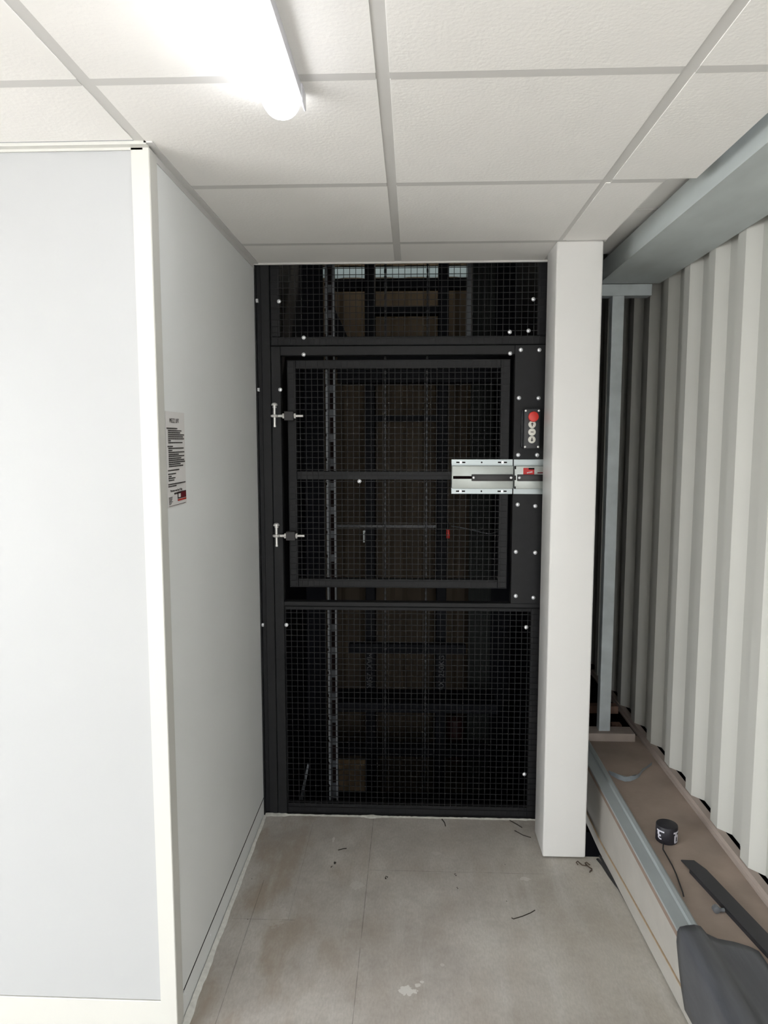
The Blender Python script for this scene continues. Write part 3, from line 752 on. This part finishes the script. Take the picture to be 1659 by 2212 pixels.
# skewed front board
def skew(bm, tz0, tz1, dx0=0.0, thick=0.02):
    def P(y, z):
        f = 1-z/0.236
        sp = 0.044*(2.75-y)/1.15
        return 0.768 + (sp-0.008)*f - dx0
    rows = []
    for y in (-1.79, 1.0, 1.6, 2.0, 2.4, 2.72, 3.2):
        yy = min(y, 2.75); 
        if y < 1.3: yy = 1.3
        z0_ = tz0(yy); z1_ = tz1(yy)
        rows.append([bm.verts.new((P(yy, z0_), y, z0_)), bm.verts.new((P(yy, z1_), y, z1_)), bm.verts.new((P(yy, z1_)+thick+dx0, y, z1_)), bm.verts.new((P(yy, z0_)+thick+dx0, y, z0_))])
    for a, c in zip(rows[:-1], rows[1:]):
        for i in range(4): bm.faces.new((a[i], a[(i+1) % 4], c[(i+1) % 4], c[i]))
    bm.faces.new(rows[0][::-1]); bm.faces.new(rows[-1])
    return bm
tan = lambda y: 0.045+0.052*(2.75-y)/1.15
obj('front_board', skew(new(), tan, lambda y: 0.229), M['board'], lg_, False)
obj('lower_board', skew(new(), lambda y: 0.006, tan, 0.004), M['board'], lg_, False)
obj('ply_edge', skew(new(), lambda y: tan(y)-0.0005, lambda y: tan(y)+0.0045, 0.0045, 0.01), M['plyedge'], lg_, False)
bm = new(); tube(bm, [(0.812, 1.2, 0.004), (0.806, 1.6, 0.004), (0.794, 2.0, 0.004), (0.780, 2.3, 0.004), (0.768, 2.5, 0.004), (0.752, 2.70, 0.004)], 0.004)  # black strip stands in for the dark crack under the ledge board
tag(obj('floor_seal', bm, M['rubber']), 'black gap seal between decking and ledge board', 'seal')
bm = new()
fpts = [(0.738, 2.682, .004), (0.750, 2.64, .007), (0.762, 2.58, .012), (0.772, 2.52, .012), (0.777, 2.47, .005), (0.782, 2.42, .002)]
L_ = [bm.verts.new((x-w, y, 0.003)) for x, y, w in fpts]; R_ = [bm.verts.new((x+w*.5, y, 0.006)) for x, y, w in fpts]
for i in range(len(fpts)-1): bm.faces.new((L_[i], L_[i+1], R_[i+1], R_[i]))
r = bmesh.ops.extrude_face_region(bm, geom=list(bm.faces))
for v in [g for g in r['geom'] if isinstance(g, bmesh.types.BMVert)]: v.co.z -= 0.0028
tag(obj('rubber_strip', bm, M['rubber']), 'loose black rubber strip on the floor at the foot of the ledge board', 'rubber strip')

# objects on the ledge
ZL = 0.2495
cn = thing('black_canister', 'small round black canister with white print standing on the ledge', 'canister', (0.900, 2.405, ZL))
bm = new(); cyl(bm, (0.900, 2.405, ZL+0.030), 0.0365, 0.060, 'z', 48, bev=0.003)
obj('body', bm, M['can'], cn)
bm = new()
def arc_mark(bm, a0, a1, z0, z1, R=0.0367):
    n = 8; rows = []
    for i in range(n+1):
        a = a0+(a1-a0)*i/n; c, s = math.cos(a), math.sin(a)
        rows.append([bm.verts.new((0.900+rr*c, 2.405+rr*s, ZL+z)) for rr, z in ((R, z0), (R, z1), (R+0.0006, z1), (R+0.0006, z0))])
    for p, q in zip(rows[:-1], rows[1:]):
        for k in range(4): bm.faces.new((p[k], p[(k+1) % 4], q[(k+1) % 4], q[k]))
    bm.faces.new(rows[0][::-1]); bm.faces.new(rows[-1])
D = math.radians
def print_mark(marks):
    bm = new()
    for a in marks: arc_mark(bm, D(a[0]), D(a[1]), a[2], a[3])
    obj('white_print', bm, M['mark'], cn, False)
print_mark(((-168, -122, 0.0425, 0.0475), (-162, -150, 0.030, 0.0430), (-150, -140, 0.026, 0.0325), (-150, -136, 0.0155, 0.020), (-158, -150, 0.018, 0.0305)))
print_mark(((-72, -28, 0.0415, 0.047), (-60, -48, 0.034, 0.042), (-66, -34, 0.028, 0.0345), (-66, -56, 0.010, 0.0285), (-44, -34, 0.012, 0.0285), (-64, -34, 0.0065, 0.0120)))
bm = new(); tube(bm, [(0.878, 2.372, ZL+.006), (0.866, 2.34, ZL+.004), (0.866, 2.30, ZL+.003), (0.8645, 2.25, ZL+.003), (0.860, 2.20, ZL+.003), (0.852, 2.15, ZL+.004), (0.843, 2.10, ZL+.008), (0.836, 2.075, ZL+.012)], 0.0022)
tag(obj('thin_cable', bm, M['rubber']), 'thin dark cable trailing from the black canister along the ledge', 'cable')
# black flat bar with a small upstand
bm = new()
def barpt(s, w, z):      # s metres towards the viewer along the bar
    d = Vector((0.163, -0.98, 0)).normalized(); nrm = Vector((0.98, 0.163, 0)).normalized()
    p = Vector((0.905, 2.235, 0))+d*s+nrm*w; return (p.x, p.y, ZL+z)
outl = [(0, 0.0), (1.5, 0.0), (1.5, 0.052), (0.030, 0.052), (-0.022, 0.040), (-0.030, -0.002)]
for za, zb in ((0.010, 0.014),):
    A = [bm.verts.new(barpt(s, w, za)) for s, w in outl]; B = [bm.verts.new(barpt(s, w, zb)) for s, w in outl]
    for i in range(len(outl)): bm.faces.new((A[i], A[(i+1) % len(outl)], B[(i+1) % len(outl)], B[i]))
    bm.faces.new(A[::-1]); bm.faces.new(B)
A = [bm.verts.new(barpt(s, w, z)) for s, w, z in ((0.02, -0.001, 0.0), (1.5, -0.001, 0.0), (1.5, 0.003, 0.0), (0.02, 0.003, 0.0))]
B = [bm.verts.new(barpt(s, w, z)) for s, w, z in ((0.02, -0.001, 0.0105), (1.5, -0.001, 0.0105), (1.5, 0.003, 0.0105), (0.02, 0.003, 0.0105))]
for i in range(4): bm.faces.new((A[i], A[(i+1) % 4], B[(i+1) % 4], B[i]))
bm.faces.new(A[::-1]); bm.faces.new(B)
tag(obj('flat_bar', bm, M['strip'], None, False), 'long black angle bar lying loose along the ledge', 'bar')
# membrane draped over the lip
bm = new(); sec = []
prof = [(0.7585, 0.085), (0.7575, 0.13), (0.7570, 0.18), (0.7570, 0.235), (0.7585, 0.262), (0.765, 0.2735), (0.785, 0.277), (0.806, 0.278), (0.824, 0.272), (0.834, 0.263), (0.86, 0.2575), (0.90, 0.259), (0.934, 0.2565), (0.955, 0.253)]
ntop = len(prof); NYs = 26; G = []
for j in range(NYs+1):
    row = []
    for i, (x, z) in enumerate(prof):
        f = i/(ntop-1)
        if i <= 3: far = 1.835+0.075*(i/3.0)
        elif i <= 8: far = 1.912+0.008*(i-4)/4
        else: far = 1.915-0.065*(i-8)/5.0
        y = far+(1.15-far)*j/NYs
        fl = 0.0025*math.sin(9*y+4*f)+0.003*max(0, math.sin(14*(x-0.3*y)))
        xx, zz = x, z
        if i <= 3: xx = x-abs(fl)*0.8; zz = z+ (0.02*math.sin(5*y) if i == 0 else 0)
        else: zz = z+abs(fl)+ (0.001)
        row.append(bm.verts.new((xx, y, zz)))
    G.append(row)
for j in range(NYs):
    for i in range(ntop-1): bm.faces.new((G[j][i], G[j][i+1], G[j+1][i+1], G[j+1][i]))
bmesh.ops.recalc_face_normals(bm, faces=bm.faces)
o = obj('membrane_sheet', bm, M['sheet'], None, True, 60)
sm = o.modifiers.new('thickness', 'SOLIDIFY'); sm.thickness = 0.002; sm.offset = 1
tag(o, 'dark grey membrane sheet draped over the ledge lip', 'sheet')
# crumpled plastic and small plug
bm = new(); rows = []
cp = [(0.838, 2.905, 0.030), (0.860, 2.872, 0.045), (0.882, 2.856, 0.05), (0.905, 2.856, 0.042), (0.93, 2.866, 0.028), (0.955, 2.885, 0.018), (0.985, 2.93, 0.006), (1.04, 2.985, 0.002)]
for k, (x, y, w) in enumerate(cp):
    rows.append([bm.verts.new((x, y-w*.5, ZL+0.001)), bm.verts.new((x+.003, y-w*.15, ZL+0.012+0.004*(k % 2))), bm.verts.new((x, y+w*.2, ZL+0.006+0.005*((k+1) % 2))), bm.verts.new((x, y+w*.5, ZL+0.001))])
for a, c in zip(rows[:-1], rows[1:]):
    for i in range(4): bm.faces.new((a[i], a[(i+1) % 4], c[(i+1) % 4], c[i]))
bm.faces.new(rows[0][::-1]); bm.faces.new(rows[-1])
tag(obj('plastic_scrap', bm, M['tarp']), 'crumpled blue grey plastic scrap lying across the far end of the ledge', 'plastic scrap')
bm = new(); cyl(bm, (0.912, 2.022, ZL+0.010), 0.011, 0.018, 'y', 16, bev=0.003); cyl(bm, (0.926, 2.022, ZL+0.007), 0.006, 0.02, 'x', 10)
tag(obj('grey_plug', bm, M['slot']), 'tiny grey plug beside the black angle bar on the ledge', 'plug')
bm = new(); box(bm, 0.985, 1.035, 3.40, 3.44, -0.35, 0.26, 0.003, 1); box(bm, 0.90, 1.06, 3.55, 3.60, 0.255, 0.295, 0.003, 1)
tag(obj('timber_offcut', bm, M['timber']), 'brown timber prop in the dark gap behind the stud frame', 'timber')
bm = new(); prism(bm, [(0.74, 0.0), (0.86, 0.0), (0.80, 0.13), (0.74, 0.20)], 'y', 3.05, 3.09)
tag(obj('timber_wedge', bm, M['timber'], None, False), 'brown wedge in the dark hole behind the white column', 'timber')
bm = new(); box(bm, 0.70, 1.14, 2.72, 4.6, -0.9, -0.85); box(bm, 0.69, 1.2, 2.66, 2.695, -0.9, -0.065); box(bm, 1.111, 1.135, -1.79, 4.6, 0.2, 0.25)  # includes an unseen box under the decking, added to block sky light
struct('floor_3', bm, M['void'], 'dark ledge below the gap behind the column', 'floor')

# ------------------------------------------------------------------ small things on the floor
bm = new(); w1 = [(0.652, 2.640), (0.648, 2.652), (0.655, 2.657), (0.662, 2.650), (0.668, 2.634), (0.677, 2.629), (0.683, 2.636), (0.682, 2.650), (0.688, 2.652), (0.699, 2.640)]
w2 = [(0.684, 2.648), (0.686, 2.632), (0.694, 2.622), (0.699, 2.612), (0.697, 2.604), (0.690, 2.600), (0.686, 2.592)]
tube(bm, [(x, y, 0.0025+0.002*(i % 3)) for i, (x, y) in enumerate(w1)], 0.0021, 6); tube(bm, [(x, y, 0.0025+0.002*(i % 2)) for i, (x, y) in enumerate(w2)], 0.0021, 6)
tag(obj('twisted_wire', bm, M['rope']), 'curly dark scrap of wire on the floor at the foot of the white column', 'wire scrap')
bm = new(); tube(bm, [(0.350, 2.318, 0.003), (0.356, 2.314, 0.002), (0.39, 2.330, 0.002), (0.42, 2.348, 0.0022), (0.438, 2.363, 0.002)], 0.0015, 6)
tag(obj('thin_twig', bm, M['soil']), 'short straight dark twig on the open floor in front of the column', 'twig')
def crumb(x, y, s, label):
    bm = new()
    for k in range(4):
        bmesh.ops.create_icosphere(bm, subdivisions=1, radius=s*random.uniform(.35, .7), matrix=Matrix.Translation((x+random.uniform(-s, s)*.9, y+random.uniform(-s, s)*1.6, s*.35)) @ Matrix.Diagonal((1, 1.3, .5, 1)))
    return tag(obj('debris_crumb', bm, M['soil']), label, 'crumb', 'dark crumbs on the floor')
crumb(-0.297, 2.612, 0.0060, 'dark crumb on the floor, furthest left, below the gate')
crumb(-0.310, 2.592, 0.0035, 'tiny dark crumb just in front of the leftmost crumb')
crumb(-0.092, 2.530, 0.0055, 'dark crumb on the floor near the middle of the corridor')
crumb(0.170, 2.559, 0.0035, 'small dark speck between the middle crumb and the column')
crumb(0.172, 2.478, 0.0030, 'small dark speck on the open floor left of the twig')
crumb(0.345, 2.412, 0.0022, 'tiny speck just behind the dark twig')
bm = new(); tube(bm, [(-0.295, 2.703, .002), (-0.275, 2.712, .003), (-0.262, 2.716, .002)], 0.0016, 6)
tag(obj('wood_splinter', bm, M['soil']), 'dark splinter on the floor below the left half of the gate', 'splinter')
bm = new(); tube(bm, [(0.135, 2.955, .002), (0.145, 2.925, .003), (0.148, 2.900, .002)], 0.0022, 6)
tag(obj('dark_twig', bm, M['soil']), 'dark twig on the floor close to the lift threshold', 'twig')
bm = new(); tube(bm, [(0.43, 2.955, .003), (0.455, 2.925, .003), (0.475, 2.90, .002)], 0.0018, 6); tube(bm, [(0.44, 2.875, .002), (0.47, 2.84, .003), (0.50, 2.825, .002)], 0.0016, 6)
tag(obj('root_scrap', bm, M['soil']), 'thin dark stalks on the floor between the gate and the column', 'twig')

# ------------------------------------------------------------------ light, world, camera
w = bpy.data.worlds.new('World'); scene.world = w; w.use_nodes = True
bg = w.node_tree.nodes['Background']; bg.inputs['Color'].default_value = (0.95, 0.985, 1.0, 1); bg.inputs['Strength'].default_value = 4.0
sl = bpy.data.lights.new('sun_on_the_yard', 'SUN'); sl.energy = 16; sl.angle = 0.01; sl.color = (1, 0.97, 0.92)
so = bpy.data.objects.new('sun_on_the_yard', sl); COL.objects.link(so); so.rotation_euler = (math.radians(-35), math.radians(30), 0)
def portal(name, loc, rot, sx, sy):
    ar = bpy.data.lights.new(name, 'AREA'); ar.shape = 'RECTANGLE'; ar.size = sx; ar.size_y = sy
    ao = bpy.data.objects.new(name, ar); COL.objects.link(ao); ao.location = loc; ao.rotation_euler = rot
    ar.cycles.is_portal = True
portal('rear_doorway_daylight', (0.375, RY-0.02, 1.025), (PI/2, 0, 0), 0.75, 2.05)
portal('side_doorway_daylight', (-3.22, -0.4, 1.16), (PI/2, 0, -PI/2), 2.6, 2.32)

cam = bpy.data.cameras.new('Camera'); co = bpy.data.objects.new('Camera', cam); COL.objects.link(co)
f, pitch, yaw, roll = 1528.8, -0.101691, -0.040009, -0.000536
fwd = Vector((math.sin(yaw)*math.cos(pitch), math.cos(yaw)*math.cos(pitch), math.sin(pitch)))
right = Vector((math.cos(yaw), -math.sin(yaw), 0)); up = right.cross(fwd)
r2 = right*math.cos(roll)+up*math.sin(roll); u2 = -right*math.sin(roll)+up*math.cos(roll)
mw = Matrix((r2, u2, -fwd)).transposed().to_4x4(); mw.translation = (0, 0, 1.655)
co.matrix_world = mw
cam.sensor_fit = 'HORIZONTAL'; cam.sensor_width = 36.0; cam.lens = 36.0*f/1659.0
cam.clip_start = 0.02
scene.camera = co
vs = scene.view_settings
vs.view_transform = 'Standard'; vs.look = 'None'; vs.gamma = 1.0; scene.cycles.max_bounces = 12; scene.cycles.diffuse_bounces = 8; scene.cycles.sample_clamp_indirect = 8
vs.exposure = 1.25; vs.use_curve_mapping = False
